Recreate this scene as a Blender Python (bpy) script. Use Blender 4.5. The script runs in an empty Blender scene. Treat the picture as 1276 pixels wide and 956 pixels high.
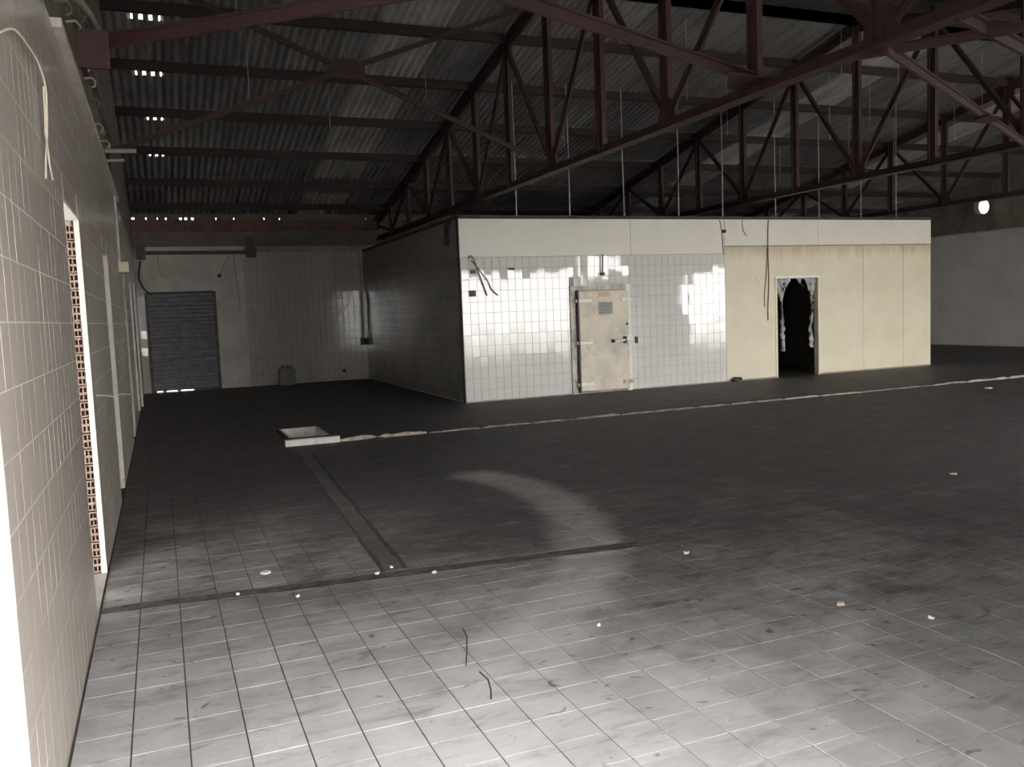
import bpy, bmesh, math, random
from mathutils import Vector, Matrix
random.seed(7)
S = bpy.context.scene
COL = S.collection
R = random.uniform

# ------------------------------------------------------------------ camera
YAW, PITCH, ROLL, FPX = 0.385342477, 0.0850035115, -0.0400213386, 1072.76
def camera():
    cy, sy, cp, sp = math.cos(YAW), math.sin(YAW), math.cos(PITCH), math.sin(PITCH)
    f = Vector((sy*cp, cy*cp, -sp)); r = Vector((cy, -sy, 0)); u = r.cross(f)
    cr, sr = math.cos(ROLL), math.sin(ROLL)
    r2 = cr*r + sr*u; u2 = -sr*r + cr*u
    cd = bpy.data.cameras.new('camera'); co = bpy.data.objects.new('camera', cd); COL.objects.link(co)
    cd.sensor_fit = 'HORIZONTAL'; cd.sensor_width = 36.0; cd.lens = FPX/1276*36.0
    cd.clip_start = 0.05; cd.clip_end = 300
    m = Matrix((r2, u2, -f)).transposed().to_4x4(); m.translation = (0, 0, 1.65)
    co.matrix_world = m
    S.camera = co
camera()

# ------------------------------------------------------------------ sky and exposure
W = bpy.data.worlds.new('world'); S.world = W; W.use_nodes = True
_bg = W.node_tree.nodes['Background']
_bg.inputs['Color'].default_value = (1.0, 0.975, 0.955, 1); _bg.inputs['Strength'].default_value = 17.5
S.view_settings.view_transform = 'Standard'; S.view_settings.look = 'None'
S.view_settings.gamma = 1.0; S.view_settings.use_curve_mapping = False
S.view_settings.exposure = 0.0
S.cycles.max_bounces = 10; S.cycles.diffuse_bounces = 6; S.cycles.glossy_bounces = 5; S.cycles.transmission_bounces = 6
S.cycles.sample_clamp_indirect = 8
S.cycles.use_denoising = True

# ------------------------------------------------------------------ main measures
XL, XR, YB, YF0 = -0.434, 23.05, 22.5, 0.9          # inner faces of left, right, back and front walls
BX0, BX1, BY = 5.05, 16.38, 14.70                   # cold room
RIDGE_Y, SLOPE, EAVE_Y = 11.65, 0.195, 22.6
TRUSS_X = (5.5, 11.3, 16.9)
def zr(y):                                          # centre line of a truss top chord
    return 4.06 + SLOPE*(EAVE_Y - (RIDGE_Y + abs(y - RIDGE_Y)))

# ------------------------------------------------------------------ materials
class NT:
    def __init__(s, name):
        s.m = bpy.data.materials.new(name); s.m.use_nodes = True
        s.t = s.m.node_tree; s.n = s.t.nodes; s.l = s.t.links
        s.b = s.n['Principled BSDF']
    def new(s, kind, **kw):
        n = s.n.new(kind)
        for k, v in kw.items(): setattr(n, k, v)
        return n
    def put(s, sock, v):
        if hasattr(v, 'is_output') or isinstance(v, bpy.types.NodeSocket): s.l.new(v, sock)
        else: sock.default_value = v
    def math(s, op, a, b=None, c=None, clamp=False):
        n = s.new('ShaderNodeMath', operation=op, use_clamp=clamp)
        s.put(n.inputs[0], a)
        if b is not None: s.put(n.inputs[1], b)
        if c is not None: s.put(n.inputs[2], c)
        return n.outputs[0]
    def step(s, x, lo, hi, a=0.0, b=1.0):
        n = s.new('ShaderNodeMapRange', interpolation_type='SMOOTHSTEP')
        s.put(n.inputs[0], x); s.put(n.inputs[1], lo); s.put(n.inputs[2], hi); s.put(n.inputs[3], a); s.put(n.inputs[4], b)
        return n.outputs[0]
    def noise(s, vec, scale, detail=5, rough=0.6, dist=0.0):
        n = s.new('ShaderNodeTexNoise')
        if vec is not None: s.put(n.inputs['Vector'], vec)
        n.inputs['Scale'].default_value = scale; n.inputs['Detail'].default_value = detail
        n.inputs['Roughness'].default_value = rough; n.inputs['Distortion'].default_value = dist
        return n.outputs[0]
    def mix(s, f, a, b):
        n = s.new('ShaderNodeMix', data_type='RGBA')
        s.put(n.inputs[0], f)
        for i, v in ((6, a), (7, b)):
            if isinstance(v, tuple) and len(v) == 3: v = v + (1,)
            s.put(n.inputs[i], v)
        return n.outputs[2]
    def pos(s):
        return s.new('ShaderNodeNewGeometry').outputs['Position']
    def xyz(s, v):
        n = s.new('ShaderNodeSeparateXYZ'); s.put(n.inputs[0], v); return n.outputs
    def scaled(s, v, sc):
        n = s.new('ShaderNodeVectorMath', operation='MULTIPLY'); s.put(n.inputs[0], v); n.inputs[1].default_value = sc; return n.outputs[0]
    def bump(s, h, strength=0.3, dist=0.01):
        n = s.new('ShaderNodeBump'); n.inputs['Strength'].default_value = strength; n.inputs['Distance'].default_value = dist
        s.put(n.inputs['Height'], h); s.l.new(n.outputs[0], s.b.inputs['Normal'])
    def base(s, c):
        if isinstance(c, tuple) and len(c) == 3: c = c + (1,)
        s.put(s.b.inputs['Base Color'], c)

def mottled(name, c1, c2, scale=4.0, rough=0.6, bump=0.0, lo=0.35, hi=0.65, metal=0.0, stretch=(1, 1, 1), spec=0.5):
    t = NT(name); p = t.scaled(t.pos(), stretch)
    f = t.step(t.noise(p, scale, 6, 0.65), lo, hi)
    t.base(t.mix(f, c1, c2)); t.put(t.b.inputs['Roughness'], rough); t.put(t.b.inputs['Metallic'], metal)
    t.put(t.b.inputs['Specular IOR Level'], spec)
    if bump: t.bump(t.noise(p, scale*6, 4), bump, 0.01)
    return t.m

def seg_dist(t, px, py, a, b):
    """distance from (px,py) to the segment a-b, as nodes"""
    dx, dy = b[0]-a[0], b[1]-a[1]; L2 = dx*dx + dy*dy
    u = t.math('ADD', t.math('MULTIPLY', t.math('SUBTRACT', px, a[0]), dx/L2), t.math('MULTIPLY', t.math('SUBTRACT', py, a[1]), dy/L2))
    u = t.math('MINIMUM', t.math('MAXIMUM', u, 0.0), 1.0)
    ex = t.math('SUBTRACT', t.math('SUBTRACT', px, a[0]), t.math('MULTIPLY', u, dx))
    ey = t.math('SUBTRACT', t.math('SUBTRACT', py, a[1]), t.math('MULTIPLY', u, dy))
    return t.math('SQRT', t.math('ADD', t.math('MULTIPLY', ex, ex), t.math('MULTIPLY', ey, ey)))

def floor_material(name, clean, dirt, pitch=True):
    t = NT(name); p = t.pos(); o = t.xyz(p); x, y = o[0], o[1]
    big = t.noise(p, 0.55, 5, 0.6, 0.6); med = t.noise(p, 2.2, 6, 0.68, 0.4); fine = t.noise(p, 14, 5, 0.7)
    # trodden black dirt covers the hall; it thins out towards the entrance
    bigc = t.step(big, 0.32, 0.68, -1.0, 1.0); medc = t.step(med, 0.30, 0.70, -1.0, 1.0)
    reach = t.math('ADD', t.math('MULTIPLY', bigc, 0.9), t.math('MULTIPLY', medc, 0.75))
    edge = t.math('ADD', y, t.math('MULTIPLY', x, 0.55))
    d = t.step(t.math('ADD', edge, reach), 1.1, 8.8)
    # tyre track swept through the dirt
    track = [(2.85, 8.15), (3.08, 7.5), (3.08, 6.7), (2.90, 5.85), (2.62, 5.15), (2.18, 4.5), (1.68, 3.95), (1.2, 3.3), (0.9, 2.8)]
    dist = None
    for a, b in zip(track, track[1:]):
        q = seg_dist(t, x, y, a, b)
        dist = q if dist is None else t.math('MINIMUM', dist, q)
    wob = t.math('ADD', dist, t.math('MULTIPLY', t.math('SUBTRACT', med, 0.5), 0.16))
    tr = t.step(wob, 0.36, 0.08)
    streak = t.math('ADD', 0.62, t.math('MULTIPLY', fine, 0.35))
    d = t.math('MULTIPLY', d, t.math('SUBTRACT', 1.0, t.math('MULTIPLY', t.math('MULTIPLY', tr, streak), 0.80)))
    # smears and blotches
    sm = t.noise(t.scaled(p, (1.0, 2.6, 1.0)), 3.0, 6, 0.72, 0.8)
    d = t.math('ADD', d, t.step(sm, 0.50, 0.72, 0.0, 0.34))
    d = t.math('SUBTRACT', d, t.step(sm, 0.46, 0.28, 0.0, 0.22))
    spots = t.noise(t.scaled(p, (1.0, 1.5, 1.0)), 7.5, 3, 0.5, 0.6)
    d = t.math('ADD', d, t.step(spots, 0.66, 0.72, 0.0, 0.5))
    d = t.math('MINIMUM', t.math('MAXIMUM', d, 0.0), 1.0)
    # every tile a touch different
    sn = t.new('ShaderNodeVectorMath', operation='SNAP'); t.put(sn.inputs[0], t.scaled(p, (1, 1, 0))); sn.inputs[1].default_value = (0.2133, 0.2165, 1)
    wn = t.new('ShaderNodeTexWhiteNoise', noise_dimensions='2D'); t.put(wn.inputs['Vector'], sn.outputs[0])
    tone = t.math('ADD', 0.88, t.math('MULTIPLY', wn.outputs['Value'], 0.16))
    c = t.mix(d, clean, dirt)
    hs = t.new('ShaderNodeHueSaturation'); t.put(hs.inputs['Color'], c); t.put(hs.inputs['Value'], tone)
    t.base(hs.outputs[0])
    t.put(t.b.inputs['Roughness'], t.math('ADD', 0.50, t.math('MULTIPLY', med, 0.3)))
    t.put(t.b.inputs['Specular IOR Level'], 0.3)
    t.bump(t.math('ADD', fine, t.math('MULTIPLY', med, 0.6)), 0.12, 0.004)
    return t.m

def tile_material(name, c, c2, rough=0.12, scale=2.0, soot=None):
    t = NT(name); p = t.pos()
    f = t.step(t.noise(p, scale, 6, 0.7), 0.35, 0.75)
    col = t.mix(f, c, c2)
    if soot: # runs of grime below the ceiling
        st = t.step(t.noise(t.scaled(p, (1.2, 1.2, 0.5)), 1.0, 5, 0.6), 0.52, 0.80, 0, 0.35)
        col = t.mix(st, col, soot)
    t.base(col)
    r = t.step(t.noise(p, 5.0, 5, 0.7), 0.3, 0.8, rough*0.7, rough*2.2) if rough < 0.2 else rough
    t.put(t.b.inputs['Roughness'], r); t.put(t.b.inputs['Specular IOR Level'], 0.5)
    if rough < 0.2: t.bump(t.noise(p, 5.0, 2), 0.012, 0.01)
    return t.m

def panel_material(name, c, c2, stain, top, spread=1.0, grime=0.62):
    """painted board, browned along its top edge"""
    t = NT(name); p = t.pos(); z = t.xyz(p)[2]
    n1 = t.noise(p, 1.3, 6, 0.65); n2 = t.noise(t.scaled(p, (5, 5, 0.8)), 1.2, 5, 0.7)
    col = t.mix(t.step(n1, 0.3, 0.7), c, c2)
    s = t.step(t.math('ADD', t.math('SUBTRACT', top, z), t.math('MULTIPLY', n2, 0.5*spread)), 0.62*spread, 0.18*spread, 0, 0.75)
    col = t.mix(s, col, stain)
    g = t.step(t.noise(p, 2.7, 6, 0.75, 0.5), grime, grime+0.18, 0, 0.45)
    col = t.mix(g, col, (0.30, 0.29, 0.27))
    t.base(col); t.put(t.b.inputs['Roughness'], 0.45)
    return t.m

def sheet_material():
    t = NT('asbestos_sheet'); p = t.pos(); oi = t.new('ShaderNodeObjectInfo')
    n1 = t.noise(t.scaled(p, (3.0, 0.5, 1)), 1.6, 6, 0.7)
    n2 = t.noise(p, 7.0, 5, 0.7)
    col = t.mix(t.step(n1, 0.3, 0.7), (0.62, 0.60, 0.58), (1.0, 1.0, 1.0))
    col = t.mix(t.step(n2, 0.55, 0.8, 0, 0.5), col, (0.45, 0.43, 0.42))
    m = t.new('ShaderNodeMix', data_type='RGBA', blend_type='MULTIPLY'); m.inputs[0].default_value = 1
    t.put(m.inputs[6], col); t.put(m.inputs[7], oi.outputs['Color'])
    t.base(m.outputs[2]); t.put(t.b.inputs['Roughness'], 0.85); t.put(t.b.inputs['Specular IOR Level'], 0.2)
    return t.m

def emit(name, c, s):
    t = NT(name); t.base((0.8, 0.8, 0.7)); t.put(t.b.inputs['Emission Color'], c + (1,)); t.put(t.b.inputs['Emission Strength'], s)
    return t.m

def brick_wall_material():
    t = NT('brick_course'); p = t.pos(); o = t.xyz(p)
    cb = t.new('ShaderNodeCombineXYZ'); t.put(cb.inputs[0], o[0]); t.put(cb.inputs[1], o[2])
    b = t.new('ShaderNodeTexBrick'); t.put(b.inputs['Vector'], cb.outputs[0]); b.inputs['Scale'].default_value = 1.0
    b.inputs['Brick Width'].default_value = 0.23; b.inputs['Row Height'].default_value = 0.075; b.inputs['Mortar Size'].default_value = 0.008
    b.inputs['Color1'].default_value = (0.27, 0.13, 0.10, 1); b.inputs['Color2'].default_value = (0.20, 0.11, 0.085, 1); b.inputs['Mortar'].default_value = (0.17, 0.145, 0.13, 1)
    t.base(t.mix(t.step(t.noise(p, 3, 5), 0.4, 0.7, 0, 0.5), b.outputs[0], (0.05, 0.045, 0.04))); t.put(t.b.inputs['Roughness'], 0.9)
    return t.m

M = dict(
    floor=floor_material('dirty_floor_tile', (0.52, 0.515, 0.51), (0.105, 0.099, 0.098)),
    grout=mottled('floor_grout', (0.055, 0.052, 0.05), (0.085, 0.08, 0.077), 6, 0.95, spec=0.1),
    mortar=mottled('dirty_mortar', (0.045, 0.042, 0.04), (0.12, 0.115, 0.11), 9, 0.9, 0.4),
    concrete=mottled('concrete', (0.26, 0.25, 0.235), (0.36, 0.35, 0.33), 3, 0.85, 0.2),
    outside=mottled('outside_concrete', (0.52, 0.51, 0.49), (0.60, 0.59, 0.56), 1, 0.9),
    left_tile=tile_material('left_wall_tile', (0.50, 0.445, 0.40), (0.46, 0.405, 0.36), 0.25, 0.8, (0.38, 0.335, 0.30)),
    white_tile=tile_material('white_glazed_tile', (0.78, 0.765, 0.73), (0.70, 0.68, 0.64), 0.035, 1.2),
    back_tile=tile_material('back_wall_tile', (0.56, 0.54, 0.50), (0.46, 0.44, 0.41), 0.035, 1.2, (0.34, 0.32, 0.29)),
    back_plaster=mottled('stained_back_plaster', (0.66, 0.63, 0.57), (0.54, 0.51, 0.455), 1.6, 0.8, 0.15),
    side_plaster=mottled('side_wall_plaster', (0.30, 0.29, 0.27), (0.24, 0.23, 0.215), 1.6, 0.8),  # plain grey, darker than the back wall plaster
    side_tile=tile_material('side_wall_tile', (0.27, 0.265, 0.25), (0.20, 0.195, 0.185), 0.09, 1.2),  # set darker than the tiles of the front
    right_tile=tile_material('right_wall_tile', (0.66, 0.62, 0.595), (0.58, 0.545, 0.515), 0.14, 1.0, (0.33, 0.30, 0.28)),
    light_grout=mottled('light_grout', (0.57, 0.515, 0.465), (0.53, 0.475, 0.425), 5, 0.8),
    dark_grout=mottled('dark_grout', (0.30, 0.285, 0.26), (0.42, 0.40, 0.37), 5, 0.9),
    plaster=mottled('white_plaster', (0.86, 0.85, 0.83), (0.80, 0.78, 0.75), 3, 0.8, 0.15),
    old_plaster=mottled('old_white_plaster', (0.50, 0.485, 0.455), (0.38, 0.36, 0.335), 1.8, 0.8, 0.15),
    brown=mottled('brown_render', (0.15, 0.125, 0.105), (0.22, 0.19, 0.16), 2.5, 0.9, 0.3),
    dark_brown=mottled('dark_beam', (0.16, 0.135, 0.115), (0.21, 0.18, 0.155), 2.5, 0.9, 0.2),
    brick=mottled('hollow_clay', (0.185, 0.125, 0.10), (0.25, 0.185, 0.15), 18, 0.9, 0.4),
    hollow=mottled('clay_hollow', (0.05, 0.025, 0.02), (0.08, 0.045, 0.035), 18, 0.95),
    brick_course=brick_wall_material(),
    steel=mottled('maroon_steel', (0.066, 0.029, 0.028), (0.045, 0.023, 0.023), 5, 0.65, 0.1),
    purlin=mottled('dark_maroon_purlin', (0.040, 0.021, 0.021), (0.030, 0.018, 0.018), 5, 0.7),
    sheet=sheet_material(),
    wire=mottled('galvanised_wire', (0.50, 0.49, 0.48), (0.36, 0.34, 0.33), 8, 0.5, 0, metal=0.4),
    cream_board=panel_material('cream_top_board', (0.84, 0.81, 0.73), (0.80, 0.765, 0.68), (0.62, 0.55, 0.43), 3.9),
    yellow_board=panel_material('yellowed_board', (0.83, 0.77, 0.59), (0.77, 0.70, 0.52), (0.48, 0.36, 0.18), 2.80),
    seam=mottled('dark_seam', (0.28, 0.25, 0.19), (0.35, 0.31, 0.24), 8, 0.9),
    door=panel_material('cold_door_skin', (0.82, 0.74, 0.58), (0.55, 0.50, 0.42), (0.84, 0.72, 0.50), 2.2, 1.8, 0.50),
    white_metal=mottled('white_painted_metal', (0.92, 0.91, 0.87), (0.82, 0.80, 0.74), 9, 0.3),
    frame_metal=mottled('worn_frame', (0.68, 0.64, 0.56), (0.42, 0.38, 0.32), 7, 0.45),
    plate=mottled('grey_plate', (0.34, 0.34, 0.33), (0.26, 0.26, 0.25), 30, 0.4),
    tan=mottled('tan_label', (0.66, 0.52, 0.36), (0.58, 0.45, 0.3), 20, 0.6),
    black=mottled('black_fitting', (0.02, 0.019, 0.018), (0.035, 0.033, 0.03), 8, 0.5),
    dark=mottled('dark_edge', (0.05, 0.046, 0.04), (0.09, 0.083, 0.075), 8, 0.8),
    slat=mottled('grey_shutter', (0.26, 0.265, 0.28), (0.20, 0.205, 0.215), 6, 0.75, 0, spec=0.2),
    pale_trim=mottled('pale_trim', (0.64, 0.61, 0.55), (0.54, 0.51, 0.46), 6, 0.5),
    jamb_trim=mottled('jamb_trim', (0.46, 0.435, 0.385), (0.40, 0.375, 0.33), 6, 0.5),
    trench_fill=mottled('trench_fill', (0.10, 0.096, 0.094), (0.16, 0.153, 0.15), 5, 0.95),
    trench=mottled('filled_trench', (0.050, 0.048, 0.047), (0.085, 0.082, 0.080), 6, 0.95),
    pipe=mottled('beige_conduit', (0.50, 0.45, 0.37), (0.38, 0.34, 0.28), 7, 0.6),
    rust=mottled('rusty_pipe', (0.10, 0.075, 0.06), (0.17, 0.14, 0.115), 9, 0.8),
    cable=mottled('cream_cable', (0.85, 0.79, 0.66), (0.74, 0.66, 0.52), 12, 0.5),
    dark_cable=mottled('brown_cable', (0.12, 0.095, 0.07), (0.19, 0.15, 0.11), 12, 0.6),
    kerb=mottled('white_kerb', (0.74, 0.72, 0.67), (0.58, 0.55, 0.50), 6, 0.6, 0.2),
    kerb_old=mottled('broken_kerb', (0.44, 0.40, 0.33), (0.24, 0.215, 0.185), 7, 0.9, 0.4),
    kerb_dark=mottled('dirty_kerb', (0.10, 0.095, 0.088), (0.30, 0.285, 0.26), 5, 0.9, 0.3),
    can=mottled('cloudy_plastic', (0.30, 0.29, 0.245), (0.20, 0.195, 0.165), 6, 0.45),
    paper=mottled('white_scrap', (0.86, 0.85, 0.82), (0.78, 0.76, 0.72), 20, 0.7),
    tan_scrap=mottled('tan_scrap', (0.62, 0.53, 0.40), (0.5, 0.42, 0.3), 20, 0.8),
    lens=emit('lamp_lens', (0.96, 1.0, 0.80), 1.15),
    lamp_body=mottled('olive_lamp_body', (0.78, 0.78, 0.56), (0.7, 0.7, 0.5), 8, 0.5),
    box=mottled('amber_box', (0.62, 0.50, 0.33), (0.5, 0.40, 0.26), 14, 0.25),
)
def plastic():
    t = NT('pvc_strip'); t.base((0.80, 0.80, 0.76)); t.put(t.b.inputs['Roughness'], 0.12)
    t.put(t.b.inputs['Transmission Weight'], 0.45); t.put(t.b.inputs['IOR'], 1.45)
    t.bump(t.noise(t.pos(), 16, 3), 0.35, 0.02)
    return t.m
M['pvc'] = plastic()

# ------------------------------------------------------------------ mesh helpers
class MB:
    def __init__(s): s.v = []; s.f = []; s.sm = False
    def add(s, vs, fs):
        o = len(s.v); s.v += [tuple(v) for v in vs]; s.f += [tuple(i+o for i in f) for f in fs]; return s
    def box(s, x0, x1, y0, y1, z0, z1):
        vs = [(x, y, z) for z in (z0, z1) for y in (y0, y1) for x in (x0, x1)]
        return s.add(vs, [(0, 2, 3, 1), (4, 5, 7, 6), (0, 1, 5, 4), (2, 6, 7, 3), (0, 4, 6, 2), (1, 3, 7, 5)])
    def bar(s, p, q, w, h, up=(0, 0, 1)):
        p, q = Vector(p), Vector(q); d = (q-p).normalized(); a = d.cross(Vector(up))
        if a.length < 1e-4: a = d.cross(Vector((0, 1, 0)))
        a.normalize(); b = a.cross(d).normalized(); vs = []
        for c in (p, q):
            for i, j in ((-1, -1), (1, -1), (1, 1), (-1, 1)): vs.append(c + a*(w/2*i) + b*(h/2*j))
        return s.add(vs, [(3, 2, 1, 0), (4, 5, 6, 7), (0, 1, 5, 4), (1, 2, 6, 5), (2, 3, 7, 6), (3, 0, 4, 7)])
    def angle_bar(s, p, q, w, h, th=0.012, up=(0, 0, 1)):
        """two L sections back to back: a T-shaped member"""
        p, q = Vector(p), Vector(q); d = (q-p).normalized(); a = d.cross(Vector(up))
        if a.length < 1e-4: a = d.cross(Vector((0, 1, 0)))
        a.normalize(); b = a.cross(d).normalized()
        s.bar(p + b*(h/2-th/2), q + b*(h/2-th/2), w, th, up)
        s.bar(p - b*(th/2), q - b*(th/2), th*2.2, h-th, up)
        return s
    def tube(s, pts, r, n=6):
        pts = [Vector(p) for p in pts]; rings = []; prev = None
        for i, p in enumerate(pts):
            d = (pts[min(i+1, len(pts)-1)] - pts[max(i-1, 0)]).normalized()
            a = d.cross(Vector((0.13, 0.37, 0.92)) if prev is None else prev).normalized() if prev is None else (prev - d*prev.dot(d)).normalized()
            prev = a; b = d.cross(a); rr = r[i] if isinstance(r, (list, tuple)) else r
            rings.append([p + (a*math.cos(k*2*math.pi/n) + b*math.sin(k*2*math.pi/n))*rr for k in range(n)])
        vs = [v for g in rings for v in g]; fs = []
        for i in range(len(pts)-1):
            for k in range(n): fs.append((i*n+k, i*n+(k+1) % n, (i+1)*n+(k+1) % n, (i+1)*n+k))
        fs += [tuple(range(n))[::-1], tuple((len(pts)-1)*n+k for k in range(n))]
        s.sm = True
        return s.add(vs, fs)
    def cord(s, pts, r, n=6):
        P = [Vector(p) for p in pts]; out = []
        for i in range(len(P)-1):
            a, b, c, d = P[max(i-1, 0)], P[i], P[i+1], P[min(i+2, len(P)-1)]
            for k in range(5):
                u = k/5; out.append(0.5*((2*b) + (c-a)*u + (2*a-5*b+4*c-d)*u*u + (3*b-a-3*c+d)*u**3))
        return s.tube(out + [P[-1]], r, n)
    def prism(s, poly, axis, lo, hi):
        """poly: 2D points in the two other axes (order y,z / x,z / x,y)"""
        def p3(p, c): return {0: (c, p[0], p[1]), 1: (p[0], c, p[1]), 2: (p[0], p[1], c)}[axis]
        n = len(poly); vs = [p3(p, lo) for p in poly] + [p3(p, hi) for p in poly]
        return s.add(vs, [tuple(range(n))[::-1], tuple(range(n, 2*n))] + [(i, (i+1) % n, n+(i+1) % n, n+i) for i in range(n)])
    def mesh(s, name):
        me = bpy.data.meshes.new(name); me.from_pydata(s.v, [], s.f)
        bm = bmesh.new(); bm.from_mesh(me); bmesh.ops.recalc_face_normals(bm, faces=bm.faces); bm.to_mesh(me); bm.free()
        return me
    def build(s, name, mat, parent=None, bevel=0.0, smooth=None):
        me = s.mesh(name)
        if bevel:
            bm = bmesh.new(); bm.from_mesh(me)
            bmesh.ops.bevel(bm, geom=list(bm.edges), offset=bevel, segments=2, affect='EDGES', profile=0.6, clamp_overlap=True)
            bm.to_mesh(me); bm.free()
        me.materials.append(M[mat] if isinstance(mat, str) else mat)
        if s.sm if smooth is None else smooth:
            for p in me.polygons: p.use_smooth = True
            if not smooth: me.set_sharp_from_angle(angle=math.radians(50))
        return link(bpy.data.objects.new(name, me), parent)
def link(o, parent=None):
    COL.objects.link(o)
    if parent is not None:
        o.parent = parent; o.matrix_parent_inverse = Matrix.Translation(-base_of(parent))
    return o
def base_of(o):                                      # where a parent stands: meshes are built in hall coordinates
    return Vector(o.location)
def tag(o, label, cat, group=None, kind=None):
    o['label'] = label; o['category'] = cat
    if group: o['group'] = group
    if kind: o['kind'] = kind
    return o
def thing(name, label, cat, loc=(0, 0, 0), group=None, kind=None):
    o = bpy.data.objects.new(name, None); o.empty_display_size = 0.2; COL.objects.link(o); o.location = loc
    return tag(o, label, cat, group, kind)
def stuff(o): o['kind'] = 'stuff'; return o

# ------------------------------------------------------------------ floor
PIT = (1.56, 2.13, 12.22, 13.26)                    # drain pit
floor = thing('floor', 'grey tiled hall floor blackened with dirt and crossed by tyre marks', 'floor', kind='structure')
TX, TY, OX, OY = 0.2133, 0.2165, 0.0, 3.52
m = MB()
for x0, x1, y0, y1 in ((-0.62, PIT[0], 0.2, 22.8), (PIT[1], 23.3, 0.2, 22.8), (PIT[0], PIT[1], 0.2, PIT[2]), (PIT[0], PIT[1], PIT[3], 22.8)):
    m.box(x0, x1, y0, y1, -0.14, -0.0035)
m.build('screed', 'grout', floor)
BAND_A = lambda x: 5.40 - 0.098*x                   # mortar band across the hall
def tile_poly(x0, x1, y0, y1): return [(x0, y0), (x1, y0), (x1, y1), (x0, y1)]
tiles = []
for i in range(-3, 110):
    for j in range(-13, 90):
        x0, x1 = OX + i*TX + 0.0022, OX + (i+1)*TX - 0.0022
        y0, y1 = OY + j*TY + 0.0018, OY + (j+1)*TY - 0.0018
        if x0 < XL - 0.01: x0 = XL - 0.004
        if x1 < x0 + 0.03 or x0 > XR or y1 > YB: continue
        x1 = min(x1, XR)
        if x1 > PIT[0] and x0 < PIT[1] and y1 > PIT[2] and y0 < PIT[3]: continue
        tiles.append((x0, x1, y0, y1))
FP = (math.sin(YAW), math.cos(YAW))
def px_of(x, y):
    d = x*FP[0] + y*FP[1]; l = x*FP[1] - y*FP[0]
    u = l/d*FPX if d > 0.3 else 9e9; v = 1.65/d*FPX if d > 0.3 else 9e9
    return d, u, v
near, far = [], []
for q in tiles:
    d, u, v = px_of((q[0]+q[1])/2, (q[2]+q[3])/2)
    vis = d > 0.5 and -700 < u < 700 and v < 600 + 0.04*u
    (near if vis and d < 6.4 and q[0] > XL - 0.02 else far).append((d, q))
near.sort(key=lambda a: a[0]); far += near[295:]; near = near[:295]
def frustum(mb, x0, x1, y0, y1, z0, z1, b=0.003, tilt=(0, 0)):
    vs = [(x0, y0, z0), (x1, y0, z0), (x1, y1, z0), (x0, y1, z0)]
    for sx, sy in ((0, 0), (1, 0), (1, 1), (0, 1)):
        vs.append(((x0+b, x1-b)[sx], (y0+b, y1-b)[sy], z1 + tilt[0]*(sx-.5) + tilt[1]*(sy-.5)))
    return mb.add(vs, [(4, 5, 6, 7), (0, 1, 5, 4), (1, 2, 6, 5), (2, 3, 7, 6), (3, 0, 4, 7)])
std = []
for k in range(4):
    me = frustum(MB(), -TX/2+.0022, TX/2-.0022, -TY/2+.0018, TY/2-.0018, -0.010, 0.0, 0.001, (R(-.0005, .0005), R(-.0005, .0005))).mesh('floor_tile'); me.materials.append(M['floor']); std.append(me)
for d, q in near:
    if abs((q[1]-q[0]) - (TX-.0044)) < 1e-4:
        o = link(bpy.data.objects.new('floor_tile', random.choice(std)), floor)
        o.location = ((q[0]+q[1])/2, (q[2]+q[3])/2, R(-.0006, .0006))
    else:
        frustum(MB(), *q, -0.010, 0.0, 0.0015).build('floor_tile', 'floor', floor)
m = MB()
for d, q in far: frustum(m, *((q[0]-.002, q[1]+.002, q[2]-.0016, q[3]+.0016) if d > 8.5 and q[0] > XL+.01 else q), -0.010, R(-.0004, .0004) if d < 8 else 0.0, 0.001 if d < 8.5 else .0002)
stuff(m.build('floor_tile_field', 'floor', floor))
# mortar bands where partitions once stood
m = MB()
pts = [(-0.42 + k*0.2, BAND_A(-0.42 + k*0.2)) for k in range(18)]
def ribbon(mb, pts, w, z0, z1, wob=0.012):
    prev = None; vs = []; fs = []
    for i, (x, y) in enumerate(pts):
        a = Vector(pts[min(i+1, len(pts)-1)]) - Vector(pts[max(i-1, 0)]); a.normalize(); nrm = Vector((-a.y, a.x))
        wl, wr = w/2 + R(-wob, wob), w/2 + R(-wob, wob)
        l, r = Vector((x, y)) + nrm*wl, Vector((x, y)) - nrm*wr
        for p in (l, r):
            for z in (z0, z1 + R(-.001, .001)): vs.append((p.x, p.y, z))
    for i in range(len(pts)-1):
        o = i*4; fs += [(o+1, o+3, o+7, o+5), (o, o+4, o+5, o+1)[::-1], (o+2, o+6, o+7, o+3)]
    n = (len(pts)-1)*4
    fs += [(0, 1, 3, 2), (n, n+2, n+3, n+1)]
    return mb.add(vs, fs)
tag(ribbon(m, pts, 0.115, -0.008, 0.003).build('trim_1', 'mortar'), 'dark mortar strip crossing the floor tiles from the left wall', 'floor strip', kind='structure')
m = MB()
ribbon(m, [(1.30 + 0.012*k, 5.36 + k*0.26) for k in range(21)], 0.15, -0.008, 0.003, 0.015)
t2 = m; m = MB(); ribbon(m, [(1.225 + 0.012*k, 5.36 + k*0.26) for k in range(21)], 0.03, -0.004, 0.0055, 0.01); ribbon(m, [(1.375 + 0.012*k, 5.36 + k*0.26) for k in range(21)], 0.03, -0.004, 0.0055, 0.01)
t2 = t2.build('trim_2', 'trench_fill'); m.build('joint_line', 'trench', t2)
tag(t2, 'dark mortar strip running from the cross strip back towards the drain pit', 'floor strip', kind='structure')

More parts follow.
